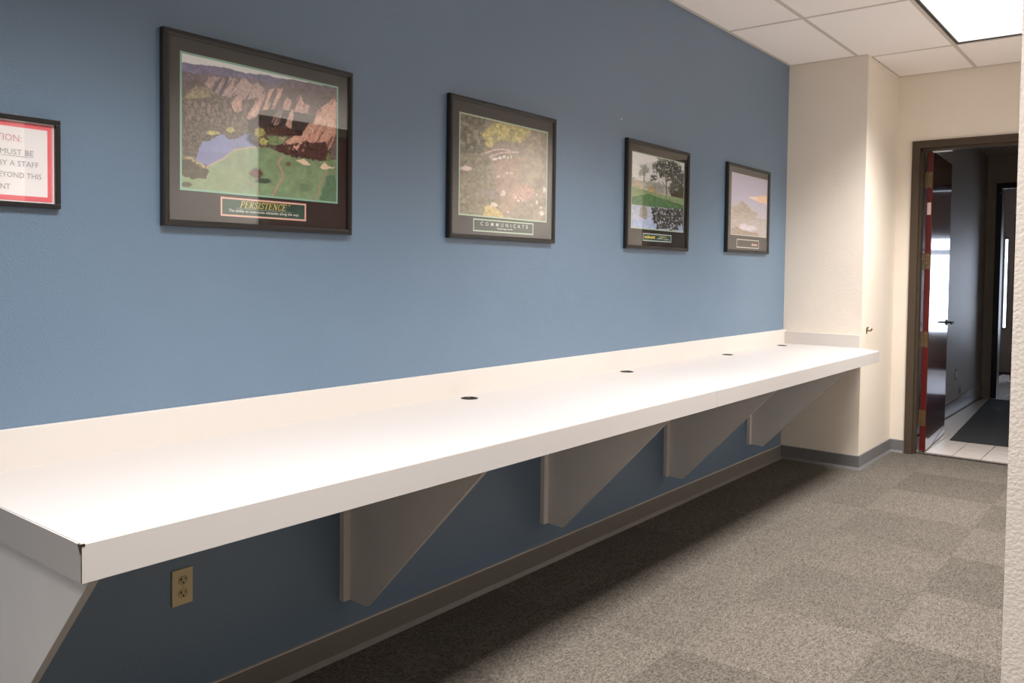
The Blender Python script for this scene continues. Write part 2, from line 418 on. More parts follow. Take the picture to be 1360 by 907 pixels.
def wall_plate(name, label, cat, x, z, hh, m, rocker):
    t = empty(name, (x, HY, z)); tag(t, label, cat)
    part(B(x-.035, x+.035, HY-.007, HY, z-hh, z+hh, bev=.002), 'cover_plate', m, t)
    if rocker: part(B(x-.016, x+.016, HY-.011, HY-.006, z-.033, z+.033, bev=.002), 'receptacle', M_whiteplastic, t)
    else: part(B(x-.016, x+.016, HY-.0085, HY-.006, z-.02, z+.02), 'receptacle', M_grout, t)
    for s in (-1, 1): part(MB().lathe([(0, .0016), (.003, .0012), (.0035, 0)], 12, Matrix.Translation((x, HY-.0068, z+s*hh*.75)) @ Matrix.Rotation(R(90), 4, 'X')), 'screw', M_chrome, t)
wall_plate('wall_outlet', 'white power outlet plate on the dark hall wall past the open door', 'outlet', 9.39, .392, .058, M_hallbase, True)
wall_plate('data_jack', 'tiny grey data jack plate just above the hall tile baseboard', 'jack', 9.61, .215, .045, M_hallbase, False)

# doorway 1: bronze frame, open mahogany door
d1 = tag(empty('door_1', (XB, dY0, 0)), kind='structure')
fm = MB()
fw = .055
fr = MB()
for (a, b) in ((dY0+fw, dY0), (dY1, dY1-fw)):
    fr.box(XB-.018, XB+.14, b, a, 0, dZ+fw, bev=.003)
fr.box(XB-.018, XB+.14, dY1, dY0, dZ, dZ+fw, bev=.003)
fr.box(XB+.02, XB+.085, dY0-.016, dY0, 0, dZ-.0); fr.box(XB+.02, XB+.085, dY1, dY1+.016, 0, dZ); fr.box(XB+.02, XB+.085, dY1, dY0, dZ-.016, dZ)
part(fr, 'door_frame', M_frame, d1)
ang = R(3.0)
HINGE = Vector((XB+.135, dY0-.022, 0))
MD = Matrix.Translation(HINGE) @ Matrix.Rotation(ang, 4, 'Z')
DW, DT = .93, .044
dl = MB().box(.001, DW, -DT, 0, .012, dZ-.01, bev=.0015, M=MD)
leaf = part(dl, 'door_leaf', M_doorface, d1)
part(MB().box(-.001, .003, -DT+.001, -.001, .013, dZ-.011, M=MD), 'hinge_edge', M_reddoor, d1)
def hinge(z):
    h = MB()
    h.box(-.0035, -.0005, -DT+.004, -.002, z-.062, z+.062, M=MD)
    h.box(XB+.088, XB+.138, dY0-.0045, dY0-.001, z-.062, z+.062)
    h.lathe([(0, -.064), (.007, -.064), (.007, .064), (0, .064)], 12, MD @ Matrix.Translation((-.004, .005, z)))
    ho = part(h, 'hinge', M_steel, d1)
    s = MB()
    for dz in (-.045, -.015, .015, .045):
        s.lathe([(0, -.0015), (.004, -.001), (.0045, .002)], 10, MD @ Matrix.Translation((-.0038, -.022 if abs(dz) > .03 else -.012, z+dz)) @ Matrix.Rotation(R(90), 4, 'Y'))
    so = s.build('hinge_screws', M_chrome, ho); rel(so, ho)
for z in (2.13, 1.497, .887, .268): hinge(z)
part(MB().box(-.0025, -.0012, -.035, -.008, 1.86, 1.955, M=MD), 'fire_label', M_label, d1)
part(B(XB+.09, XB+.125, dY0-.0022, dY0-.0005, 1.86, 1.955), 'frame_label', M_label, d1)
lv = MB()
lv.lathe([(0, 0), (.026, 0), (.026, .006), (.02, .009), (0, .009)], 24, MD @ Matrix.Translation((DW-.065, -DT, .985)) @ Matrix.Rotation(R(90), 4, 'X'))
lv.add(MB().tube([(DW-.065, -DT-.005, .985), (DW-.065, -DT-.045, .985), (DW-.075, -DT-.055, .985), (DW-.13, -DT-.056, .984), (DW-.185, -DT-.052, .980)], [.009, .009, .0095, .009, .006]).bm, MD)
part(lv, 'lever_handle', M_black, d1, smooth=False)
lo = MB().lathe([(0, 0), (.026, 0), (.026, .006), (0, .009)], 24, MD @ Matrix.Translation((DW-.065, 0, .985)) @ Matrix.Rotation(R(-90), 4, 'X'))
lo.add(MB().tube([(DW-.065, .005, .985), (DW-.065, .05, .985), (DW-.10, .055, .985), (DW-.17, .05, .982)], [.009, .009, .009, .006]).bm, MD)
part(lo, 'lever_handle', M_black, d1)
part(MB().box(DW-.001, DW+.002, -.034, -.010, .9, 1.07, M=MD), 'latch_plate', M_chrome, d1)
part(B(XB+.095, XB+.135, dY0-.20, dY0-.065, dZ-.022, dZ-.002, bev=.002), 'frame_bracket', M_whiteplastic, d1)

# doorway 2 at the hall end: black frame
d2 = tag(empty('door_2', (HX, eY0, 0)), kind='structure')
fr = MB()
for (a, b) in ((eY0+.06, eY0), (eY1, eY1-.06)): fr.box(HX-.02, HX+.14, b, a, 0, eZ+.06, bev=.003)
fr.box(HX-.02, HX+.14, eY1, eY0, eZ, eZ+.06, bev=.003)
part(fr, 'door_frame', M_blackframe, d2)
part(MB().lathe([(0, .002), (.006, .0), (.006, -.002)], 10, Matrix.Translation((HX-.021, eY0+.02, 2.33)) @ Matrix.Rotation(R(-90), 4, 'Y')), 'frame_screw', M_chrome, d2)
# a third, far door standing ajar in the vestibule
d3 = tag(empty('door_3', (12.6, -.70, 0)), kind='structure')
part(B(12.56, 12.68, -.695, -.625, 0, 2.2, bev=.003), 'door_post', M_blackframe, d3)
part(B(12.60, 12.645, -1.02, -.70, .012, 2.15, bev=.002), 'door_leaf', M_doorface, d3)
part(B(12.555, 12.561, -.65, -.64, .85, 1.1), 'strike_plate', M_chrome, d3)

# entrance mat
mt = Matrix.Translation((7.79, -.836, 0)) @ Matrix.Rotation(R(3.2), 4, 'Z')
mm = MB().box(0, 2.95, -.92, 0, .0005, .007, bev=.002, M=mt)
o = single(mm, 'entrance_mat', M_rubbermat, (7.79, -.836, 0), 'charcoal ribbed entrance mat on the white hall floor tiles', 'mat')
part(MB().box(.02, 2.93, -.90, -.02, .007, .0085, M=mt), 'pile', M_rubbermat, o)

# ---------------------------------------------------------------- ceiling lights
def ceiling_light(x0, x1, y0, y1, label, power=1.0):
    c = ((x0+x1)/2, (y0+y1)/2, ZC); t = tag(empty('ceiling_light', c), label, 'ceiling light', 'fluorescent ceiling lights')
    a, b = .014, .034
    f = MB(); X0, X1, Y0, Y1 = x0+a, x1-a, y0+a, y1-a
    for bx in ((X0, X1, Y0, Y0+.017), (X0, X1, Y1-.017, Y1), (X0, X0+.017, Y0+.017, Y1-.017), (X1-.017, X1, Y0+.017, Y1-.017)):
        f.box(*bx, ZC-.0005, ZC+.02)
    part(f, 'lens_frame', M_black, t)
    part(B(X0+.017, X1-.017, Y0+.017, Y1-.017, ZC+.006, ZC+.012), 'diffuser', M_lamp, t)
    part(B(X0, X1, Y0, Y1, ZC+.021, ZC+.11), 'housing', M_whiteplastic, t)
    ld = bpy.data.lights.new('tube_light', 'AREA'); ld.shape = 'RECTANGLE'; ld.size = X1-X0-.06; ld.size_y = Y1-Y0-.06
    ld.energy = LAMP_W*power; ld.color = LAMP_COLOR; ld.spread = LAMP_SPREAD
    lo = link(bpy.data.objects.new('tube_light', ld), t); lo.location = (0, 0, .004)
for (x0, x1, y0, y1, col, j) in lights:
    lab = {0: 'glowing ceiling light panel in thin black edging nearest the doorway', 2: 'glowing ceiling light panel over the middle of the corridor',
           4: 'glowing ceiling light panel over the near end of the counter', 6: 'added fill light panel behind the near end of the counter'}[col]
    ceiling_light(x0, x1, y0, y1, lab, .6 if col == 6 else 1.0)     # rear panel is an unseen fill light added for the counter end, dimmed

# ---------------------------------------------------------------- counter
X0, YF, ZT, ZF, SEAM = .705, -.73, .870, .796, 3.432
GROM = [(2.519, -.085), (3.748, -.085), (4.985, -.085), (5.915, -.085)]
GR = .031
def slab(name, outline, holes, z0, z1, m, root):
    """flat panel with round holes cut through it"""
    b = bmesh.new(); loops = []
    def loop(pts, z): return [b.verts.new((p[0], p[1], z)) for p in pts]
    circ = [[(h[0]+GR*math.cos(2*math.pi*k/32), h[1]+GR*math.sin(2*math.pi*k/32)) for k in range(32)] for h in holes]
    for z in (z0, z1):
        L = [loop(outline, z)]+[loop(c, z) for c in circ]; edges = []
        for l in L:
            for k in range(len(l)): edges.append(b.edges.new((l[k], l[(k+1) % len(l)])))
        bmesh.ops.triangle_fill(b, use_beauty=True, use_dissolve=False, edges=edges)
        loops.append(L)
    for la, lb in zip(*loops):
        n = len(la)
        for k in range(n): b.faces.new((la[k], la[(k+1) % n], lb[(k+1) % n], lb[k]))
    bmesh.ops.recalc_face_normals(b, faces=b.faces[:])
    mbx = MB(); mbx.bm.free(); mbx.bm = b
    return part(mbx, name, m, root)
counter = tag(empty('wall_counter', (X0, 0, ZF)), 'long white laminate counter with backsplash fixed along the blue wall', 'counter')
slab('worktop', [(X0+.003, -.02), (X0+.003, YF+.003), (SEAM-.0006, YF+.003), (SEAM-.0006, -.02)], [g for g in GROM if g[0] < SEAM], ZT-.03, ZT, M_lam, counter)
slab('worktop', [(SEAM+.0006, -.02), (SEAM+.0006, YF+.003), (5.985, YF+.003), (XE-.022, YC-.004), (XE-.022, -.02)], [g for g in GROM if g[0] > SEAM], ZT-.03, ZT, M_lam, counter)
part(MB().prism([(X0+.0012, YF), (SEAM-.0012, YF), (SEAM-.0012, YF+.019), (X0+.0202, YF+.019)], 'z', ZF, ZT-.0012), 'front_edge', M_lamedge, counter)
fe = MB().box(SEAM+.0012, 5.985, YF, YF+.019, ZF, ZT-.0012, bev=.0008)
part(fe, 'front_edge', M_lamedge, counter)
part(MB().prism([(5.986, YF), (XE-.001, YC-.008), (XE-.001, YC-.0005), (XE-.022, YC-.0005), (5.986, YF+.019)], 'z', ZF, ZT-.0012), 'angled_end_edge', M_lamedge, counter)
part(MB().prism([(X0, YF+.0022), (X0+.019, YF+.0212), (X0+.019, -.001), (X0, -.001)], 'z', ZF, ZT-.0012), 'end_edge', M_lamedge, counter)
part(MB().prism([(X0+.0012, YF+.0018), (X0+.003, YF+.0026), (X0+.012, YF+.0116), (X0+.010, YF+.0116)], 'z', ZF+.0005, ZT-.002), 'exposed_core', M_core, counter)
part(MB().prism([(YF+.001, ZT-.0008), (YF+.014, ZT-.0008), (YF+.003, ZT-.020)], 'x', X0-.0008, X0+.002), 'chipped_corner', M_core, counter)
part(B(X0+.0008, X0+.007, YF-.0007, YF+.004, ZT-.0042, ZT-.0002), 'chip_gap', M_gap, counter)
part(B(X0, XE-.001, -.02, -.001, ZT-.03, .971, bev=.0012), 'backsplash', M_splash, counter)
part(B(XE-.021, XE-.001, YC+.006, -.0205, ZT-.03, .971-.012, bev=.0012), 'side_splash', M_splash, counter)
for gx, gy in GROM:
    T = Matrix.Translation((gx, gy, ZT))
    part(MB().lathe([(GR-.0012, .0), (GR+.004, .0), (GR+.003, .0022), (GR-.002, .0024), (GR-.004, .001), (GR-.004, -.034), (GR-.0012, -.034), (GR-.0012, 0)], 32, T), 'grommet', M_black, counter, smooth=True)

# wall brackets under the counter
bracket_labels = ['white laminate bracket panel at the open near end of the counter',
                  'white laminate bracket panel just past the ivory power outlet',
                  'white laminate bracket panel under the middle of the counter, short of the seam',
                  'white laminate bracket panel under the seam in the counter front',
                  'white laminate bracket panel nearest the beige column']
proto = None
def make_bracket():
    t = empty('counter_bracket', (0, 0, 0))
    zt = ZT-.031
    part(B(0, .050, -.024, -.0005, .205, zt, bev=.001), 'cleat', M_bracket, t)
    P = [(-.0245, .205), (-.0245, zt), (-.700, zt), (-.700, zt-.012), (-.105, .200)]
    part(MB().prism(P, 'x', .031, .050, bev=.0006), 'support_panel', M_bracket, t)
    d = Vector((-.105+.700, .200-(zt-.012))); nrm = Vector((d.y, -d.x)).normalized()   # band glued along the sloping edge
    if nrm.y > 0: nrm = -nrm
    a, b = Vector((-.700, zt-.012)), Vector((-.105, .200))
    part(MB().prism([tuple(a), tuple(b), tuple(b+nrm*.0015), tuple(a+nrm*.0015)], 'x', .0312, .0498), 'edge_band', M_lamedge, t)
    return t
for k in range(5):
    if k == 0: t = proto = make_bracket()
    else:
        t = proto.copy(); COL.objects.link(t)
        for ch in list(proto.children):
            c = ch.copy(); COL.objects.link(c); c.parent = t
    t.location = (.730+1.196*k, 0, 0)
    tag(t, bracket_labels[k], 'bracket', 'brackets under the counter')

# ---------------------------------------------------------------- outlet under the counter
ox, oz = 1.3245, .431
ol = tag(empty('power_outlet', (ox, 0, oz)), 'ivory double power outlet on the blue wall below the counter', 'outlet')
part(B(ox-.033, ox+.033, -.006, -.0003, oz-.054, oz+.054, bev=.0022), 'cover_plate', M_ivory, ol)
for s in (1, -1):
    zc = oz+s*.0195
    r = part(MB().lathe([(0, .003), (.0155, .003), (.0165, .002), (.0165, 0)], 28, Matrix.Translation((ox+.002, -.0055, zc)) @ Matrix.Rotation(R(90), 4, 'X') @ Matrix.Diagonal((1, .85, 1, 1))), 'receptacle', M_ivoryline, ol)
    for nm, bx in (('slot', (ox-.0085, ox-.0045, zc+.000, zc+.0085)), ('slot', (ox+.0075, ox+.0095, zc+.000, zc+.0085))):
        q = B(bx[0], bx[1], -.0091, -.0080, bx[2], bx[3]).build(nm, M_slot, r); rel(q, r)
    q = MB().lathe([(0, .0006), (.003, .0006), (.003, 0)], 14, Matrix.Translation((ox+.001, -.0085, zc-.0065)) @ Matrix.Rotation(R(90), 4, 'X')).build('ground_hole', M_slot, r); rel(q, r)
part(MB().lathe([(0, .0012), (.0025, .001), (.003, 0)], 14, Matrix.Translation((ox+.002, -.0058, oz)) @ Matrix.Rotation(R(90), 4, 'X')), 'screw', M_ivoryline, ol)

# small hook on the column, nail on the wall
hk = tag(empty('wall_hook', (6.285, YC, .985)), 'small aged brass hook on the beige column side above the counter end', 'hook')
part(MB().lathe([(0, .004), (.012, .004), (.016, .002), (.016, 0)], 20, Matrix.Translation((6.285, YC, .985)) @ Matrix.Rotation(R(90), 4, 'X') @ Matrix.Diagonal((.8, 1.5, 1, 1))), 'back_plate', M_brass, hk)
part(MB().tube([(6.285, YC-.003, .99), (6.285, YC-.022, .985), (6.285, YC-.033, .99), (6.285, YC-.036, 1.002)], [.005, .005, .005, .006]), 'prong', M_brass, hk)
part(MB().tube([(6.285, YC-.003, 1.0), (6.285, YC-.012, 1.012)], [.004, .005]), 'upper_prong', M_brass, hk)
single(MB().lathe([(0, .007), (.004, .0065), (.0045, .004), (.0015, .0035), (.0015, -.002)], 12, Matrix.Translation((3.782, -.0005, 2.182)) @ Matrix.Rotation(R(90), 4, 'X')), 'push_pin', M_whiteplastic, (3.782, 0, 2.182), 'tiny pale push pin in the blue wall above the tree lake poster', 'pin')

# ---------------------------------------------------------------- printed pictures (ink is worked out cell by cell)
rs = np.random.RandomState(7)
LAT = rs.rand(256, 256)
def vnoise(x, y):
    xi = np.floor(x).astype(int); yi = np.floor(y).astype(int); fx = x-xi; fy = y-yi
    fx = fx*fx*(3-2*fx); fy = fy*fy*(3-2*fy); g = lambda a, b: LAT[a % 256, b % 256]
    return (g(xi, yi)*(1-fx)+g(xi+1, yi)*fx)*(1-fy)+(g(xi, yi+1)*(1-fx)+g(xi+1, yi+1)*fx)*fy
def fbm(x, y, o=4):
    s = 0; a = .5; t = 0
    for k in range(o): s = s+a*vnoise(x*2**k+17*k, y*2**k+9*k); t += a; a *= .55
    return s/t
class Art:
    """a print painted in the pixel frame of its own sketch: corners tl, tr, br, bl"""
    def __init__(s, nx, ny, tl, tr, br, bl):
        s.nx, s.ny = nx, ny
        u, v = np.meshgrid(np.linspace(0, 1, nx), np.linspace(0, 1, ny)); s.u, s.v = u, v
        c = [np.array(p, float) for p in (tl, tr, br, bl)]
        P = [(1-u)*(1-v)*c[0][k]+u*(1-v)*c[1][k]+u*v*c[2][k]+(1-u)*v*c[3][k] for k in (0, 1)]
        s.x, s.y = P; s.img = np.zeros((ny, nx, 3))
    def n(s, sc, off=0, o=4, sy=None): return fbm(s.x/sc+off, s.y/(sy or sc)+off*1.7, o)
    def put(s, mask, col, a=1.0, var=0, sc=14, off=0):
        col = np.array(col, float)
        c = np.broadcast_to(col, s.img.shape)
        if var: c = c*(1+var*(s.n(sc, off)-.5)*2)[..., None]
        w = np.clip(mask*a, 0, 1)[..., None]; s.img = s.img*(1-w)+c*w
    def poly(s, pts, jit=0, sc=20, off=0):
        x, y = s.x, s.y
        if jit: x = x+(s.n(sc, off)-.5)*2*jit; y = y+(s.n(sc, off+31)-.5)*2*jit
        m = np.zeros(x.shape, bool); q = len(pts)
        for i in range(q):
            (xa, ya), (xb, yb) = pts[i], pts[(i+1) % q]
            if ya == yb: continue
            m ^= ((ya > y) != (yb > y)) & (x < (xb-xa)*(y-ya)/(yb-ya)+xa)
        return m.astype(float)
    def below(s, pts, jit=0, sc=25, off=0):
        xs_, ys_ = zip(*pts); yy = np.interp(s.x, xs_, ys_)
        return (s.y+(s.n(sc, off)-.5)*2*jit > yy).astype(float)
    def blob(s, cx, cy, rx, ry, rag=.5, sc=12, off=0):
        d = np.sqrt(((s.x-cx)/rx)**2+((s.y-cy)/ry)**2)+(s.n(sc, off)-.5)*2*rag
        return np.clip((1.0-d)*4, 0, 1)
    def line(s, pts, wd, wig=0):
        m = np.zeros(s.x.shape)
        for (xa, ya), (xb, yb) in zip(pts, pts[1:]):
            dx, dy = xb-xa, yb-ya; t = np.clip(((s.x-xa)*dx+(s.y-ya)*dy)/(dx*dx+dy*dy+1e-9), 0, 1)
            m = np.maximum(m, np.clip(1.5-np.hypot(s.x-xa-t*dx, s.y-ya-t*dy)/wd, 0, 1))
        return m
    def streak(s, ang, per, off=0, stretch=7):
        a = R(ang); p = s.x*math.cos(a)+s.y*math.sin(a); q = -s.x*math.sin(a)+s.y*math.cos(a)
        return fbm(p/per+off, q/(per*stretch)+off, 3)

def art_persistence():
    A = Art(250, 190, (40, 35), (1310, 265), (1310, 1206), (40, 1131)); D = 556
    A.put(A.x*0+1, (236, 232, 240))
    A.put(A.below([(40, 120), (200, 130), (370, 140), (420, 155), (520, 175), (680, 180), (780, 205), (900, 210), (1000, 225), (1310, 268)], 6), (118, 112, 140), var=.12, sc=40)
    A.put(A.below([(40, 190), (300, 200), (600, 225), (720, 250), (860, 225), (1000, 225), (1310, 268)], 18), (112, 98, 106), var=.2, sc=30)
    A.put(A.below([(40, 260), (220, 240), (480, 260), (700, 300), (850, 270), (1310, 300)], 25), (98, 84, 82), var=.25, sc=22)
    A.put(A.below([(40, 330), (300, 350), (520, 400), (800, 380), (1310, 470)], 20), (92, 82, 72), var=.35, sc=16)
    sp = (A.n(13, 5) > .60)*A.below([(40, 330), (1310, 430)], 10); A.put(sp, (150, 130, 116), .55)
    A.put(A.poly([(60, 400), (150, 300), (320, 310), (310, 340), (200, 400)], 14), (148, 136, 108), .8, .3, 12)
    st = A.streak(28, 20, 3)
    rk = A.poly([(210, 280), (240, 215), (330, 220), (380, 212), (520, 220), (560, 265), (620, 250), (670, 290), (660, 360), (500, 390), (300, 360)], 14)
    A.put(rk, (120, 102, 104), 1, .2); A.put(rk*(st > .52), (176, 150, 144), .9); A.put(rk*(st < .40), (78, 68, 74), .9)
    for p in ([(400, 430), (440, 370), (490, 380), (480, 480), (430, 490)], [(600, 600), (630, 555), (685, 575), (680, 640), (630, 640)]):
        A.put(A.poly(p, 8), (196, 160, 148), 1, .2, 10)
    st2 = A.streak(25, 26, 8)
    sh = A.poly([(540, 470), (830, 455), (1120, 510), (1040, 600), (980, 670), (680, 660), (540, 640), (530, 560)], 10); A.put(sh, (56, 46, 46), .95, .15)
    A.put(A.poly([(690, 600), (900, 590), (930, 650), (690, 665)], 14), (96, 70, 62), .8, .3)
    rc = A.poly([(520, 540), (600, 385), (690, 300), (760, 280), (830, 280), (835, 340), (900, 385), (970, 328), (1000, 400), (1130, 440), (1100, 500), (900, 465), (820, 460), (795, 560), (760, 590), (722, 560), (775, 460), (640, 460), (570, 550)], 10)
    A.put(rc, (190, 152, 140), 1, .15); A.put(rc*(st2 < .43), (98, 80, 78), .9); A.put(rc*(st2 > .58), (214, 180, 164), .8)
    A.put(A.poly([(860, 600), (840, 580), (880, 470), (912, 470), (890, 605)], 5), (196, 156, 144), 1, .15)
    for i in range(26):
        cx_ = 100+(i*137) % 430; cy_ = 430+(i*71) % 160; A.put(A.blob(cx_, cy_, 14, 26, .6, 10, i), (150, 128, 116), .7)
    # water
    lk = A.poly([(310, 130+D), (350, 118+D), (390, 165+D), (450, 150+D), (510, 110+D), (545, 110+D), (620, 200+D), (430, 230+D), (350, 310+D), (250, 380+D), (150, 355+D), (150, 310+D), (190, 190+D), (240, 180+D)], 8)
    A.put(lk, (134, 140, 178), 1, .06, 30); A.put(lk*A.below([(40, 270+D), (620, 270+D)], 6), (122, 126, 158), .6)
    A.put(lk*A.poly([(500, 100+D), (560, 100+D), (630, 200+D), (540, 205+D)]), (112, 134, 190), .8)
    # turf
    g = A.below([(40, 470+D), (220, 395+D), (350, 312+D), (430, 240+D), (530, 210+D), (700, 215+D), (800, 250+D), (1000, 285+D), (1310, 300+D)], 4)
    A.put(g, (136, 152, 118), 1, .10, 60); A.put(g*(A.x > 540), (122, 146, 112), .9, .12, 50)
    A.put(A.poly([(690, 118+D), (870, 118+D), (800, 195+D), (700, 185+D)], 6), (126, 146, 106), 1, .1)
    A.put(A.poly([(780, 130+D), (840, 125+D), (820, 150+D)], 3), (200, 160, 140))
    A.put(A.line([(225, 388+D), (350, 312+D), (430, 240+D), (620, 206+D)], 6), (196, 176, 150), .8)
    A.put(A.line([(820, 280+D), (778, 330+D), (812, 400+D), (822, 450+D), (770, 530+D), (735, 600+D)], 9), (176, 146, 130), .9)
    A.put(A.line([(540, 480+D), (600, 550+D), (625, 600+D)], 9), (150, 140, 116), .8)
    A.put(A.line([(1215, 390+D), (1150, 500+D), (1105, 640+D)], 9), (166, 138, 122), .8)
    A.put(A.poly([(1210, 430+D), (1280, 420+D), (1310, 480+D), (1310, 650+D), (1140, 640+D)], 14), (84, 116, 92), .8, .15)
    A.put(A.poly([(960, 500+D), (1040, 500+D), (1040, 560+D), (980, 560+D)], 10), (104, 126, 98), .8)
    for p in ([(930, 310+D), (1000, 295+D), (1065, 342+D), (1010, 348+D)], [(1145, 362+D), (1190, 318+D), (1222, 350+D), (1305, 362+D), (1180, 378+D)]): A.put(A.poly(p, 6), (240, 200, 176))
    # near rock with dark scrub at its foot
    rb = A.poly([(1290, 338), (1240, 380), (1130, 450), (1080, 560), (1040, 560), (980, 665), (910, 665), (820, 735), (870, 775), (1000, 795), (1020, 710), (1080, 725), (1200, 705), (1230, 775), (1295, 655), (1305, 400)], 8)
    st3 = A.streak(30, 26, 15); A.put(rb, (200, 152, 136), 1, .12); A.put(rb*(st3 < .42), (128, 92, 84), .9); A.put(rb*(st3 > .6), (214, 172, 152), .8)
    A.put(A.poly([(750, 190+D), (860, 175+D), (1010, 155+D), (1200, 160+D), (1240, 290+D), (1180, 315+D), (900, 280+D), (780, 250+D)], 16)*(1-rb*(A.n(18, 4) > .5)), (78, 58, 52), .95, .35, 14)
    A.put(A.poly([(1260, 200+D), (1310, 150+D), (1310, 290+D), (1250, 290+D)], 5), (112, 104, 104))
    A.put(A.blob(1228, 280+D, 26, 40, .3), (112, 122, 78)); A.put(A.blob(865, 340+D, 24, 22, .4), (108, 96, 70))
    A.put(A.poly([(40, 300+D), (110, 318+D), (245, 420+D), (222, 482+D), (130, 492+D), (40, 462+D)], 12), (84, 76, 62), 1, .3, 12)
    A.put(A.line([(45, 318+D), (110, 325+D), (200, 390+D)], 12)*(A.n(10, 3) > .45), (186, 172, 130), .9)
    A.put(A.blob(80, 535+D, 45, 22, .3), (88, 86, 66))
    A.put(A.blob(600, 425+D, 56, 44, .45), (88, 62, 52), 1, .3); A.put(A.blob(655, 485+D, 74, 24, .25), (66, 80, 66))
    for cx_, cy_, rx, ry in ((625, 95+D, 50, 45), (655, 165+D, 40, 34), (268, 112+D, 48, 20), (400, 82+D, 34, 24)):
        A.put(A.blob(cx_, cy_, rx, ry, .5), (178, 172, 108), .95, .25, 10)
    A.put(A.line([(560, 100+D), (545, 150+D), (600, 190+D)], 22)*(A.n(12, 9) > .4), (44, 46, 44), .9)
    w = ((A.x*0+1)*(A.below([(40, 130), (420, 165), (780, 215), (1000, 232), (1310, 275)])))*(1-lk)
    A.img *= (1+(.34*(A.n(9, 21, 2)-.5)+.22*(A.n(22, 23, 2)-.5))*w*(1-.75*g))[..., None]
    return A, .0

def art_communicate():
    A = Art(150, 130, (85, 55), (1275, 315), (1240, 1559), (50, 1464)); D = 784
    A.put(A.x*0+1, (150, 138, 122), 1, .12, 60)
    A.put(A.poly([(50, 40), (420, 110), (330, 350), (420, 540), (300, 640), (50, 900)], 40), (116, 112, 98), 1, .3, 40)
    A.put((A.n(45, 3) > .6)*A.poly([(60, 60), (360, 120), (360, 700), (60, 800)], 30), (168, 160, 142), .7)
    A.put(A.below([(50, 640), (400, 640), (520, 760), (1270, 1000)], 40)*(A.x < 560), (136, 128, 108), .9, .25, 36)
    A.put((A.n(30, 11) > .6)*(A.x < 520)*(A.y > 600), (160, 150, 124), .6)
    A.put(A.poly([(330, 350), (500, 190), (640, 180), (1050, 290), (1000, 360), (850, 450), (740, 440), (650, 430), (560, 420), (470, 520), (400, 520), (400, 400)], 40), (190, 180, 124), 1, .25, 40)
    A.put(A.blob(760, 330, 60, 70, .5, 40)+A.blob(520, 400, 50, 60, .5, 40, 3), (150, 142, 112), .7)
    A.put(A.blob(1050, 430, 150, 150, .5, 60), (166, 154, 132), .8, .2, 40)
    A.put(A.poly([(500, 480), (900, 480), (900, 560), (480, 580)], 20), (150, 138, 122), .8)
    A.put(A.blob(1050, 760, 180, 260, .5, 80), (172, 158, 138), .6)
    A.put(A.poly([(470, 700), (900, 640), (860, 1100), (760, 1400), (600, 1500), (520, 1100)], 50), (164, 142, 124), .9)
    A.put(A.line([(390, 610), (500, 565), (600, 550), (720, 560)], 9), (218, 190, 182), .95)
    A.put(A.line([(450, 660), (560, 610), (680, 588), (840, 590)], 9), (220, 194, 186), .95)
    A.put(A.line([(470, 610), (480, 690)], 8), (206, 180, 172), .7)
    for cx_, cy_, w_ in ((518, 688, 26), (585, 672, 22), (640, 655, 18), (692, 664, 9), (740, 656, 9)): A.put(A.poly([(cx_-w_, cy_-14), (cx_+w_, cy_-22), (cx_+w_, cy_+10), (cx_-w_, cy_+20)]), (248, 230, 222))
    A.put(A.blob(900, 360+D, 190, 130, .45, 30), (184, 152, 140), .8, .2, 20); A.put(A.blob(900, 380+D, 170, 120, .3, 30)*(A.n(16, 2) > .6), (208, 176, 164), .8)
    A.put(A.poly([(370, 560+D), (460, 540+D), (560, 610+D), (640, 720+D), (360, 690+D)], 20), (198, 178, 124), .95, .15)
    for cx_, cy_, rx, ry in ((150, 40+D, 90, 40), (620, 375+D, 44, 44), (500, 540+D, 50, 36), (1170, 650+D, 40, 40), (740, 98+D, 26, 14), (560, 145+D, 34, 20), (680, 95+D, 14, 18), (1160, 570+D, 14, 26), (1100, 500+D, 14, 30), (830, 480+D, 20, 18), (790, 425+D, 16, 14), (1220, 330+D, 34, 40), (685, 638+D, 14, 14), (1095, 395+D, 14, 14)):
        A.put(A.blob(cx_, cy_, rx, ry, .4, 18, cx_), (224, 204, 200), .9)
    A.put(A.blob(470, 380+D, 120, 90, .5, 40), (152, 136, 128), .7)
    A.img *= (1+.22*(A.n(20, 40, 2)-.5)+.2*(A.n(48, 41, 2)-.5))[..., None]
    return A, .03

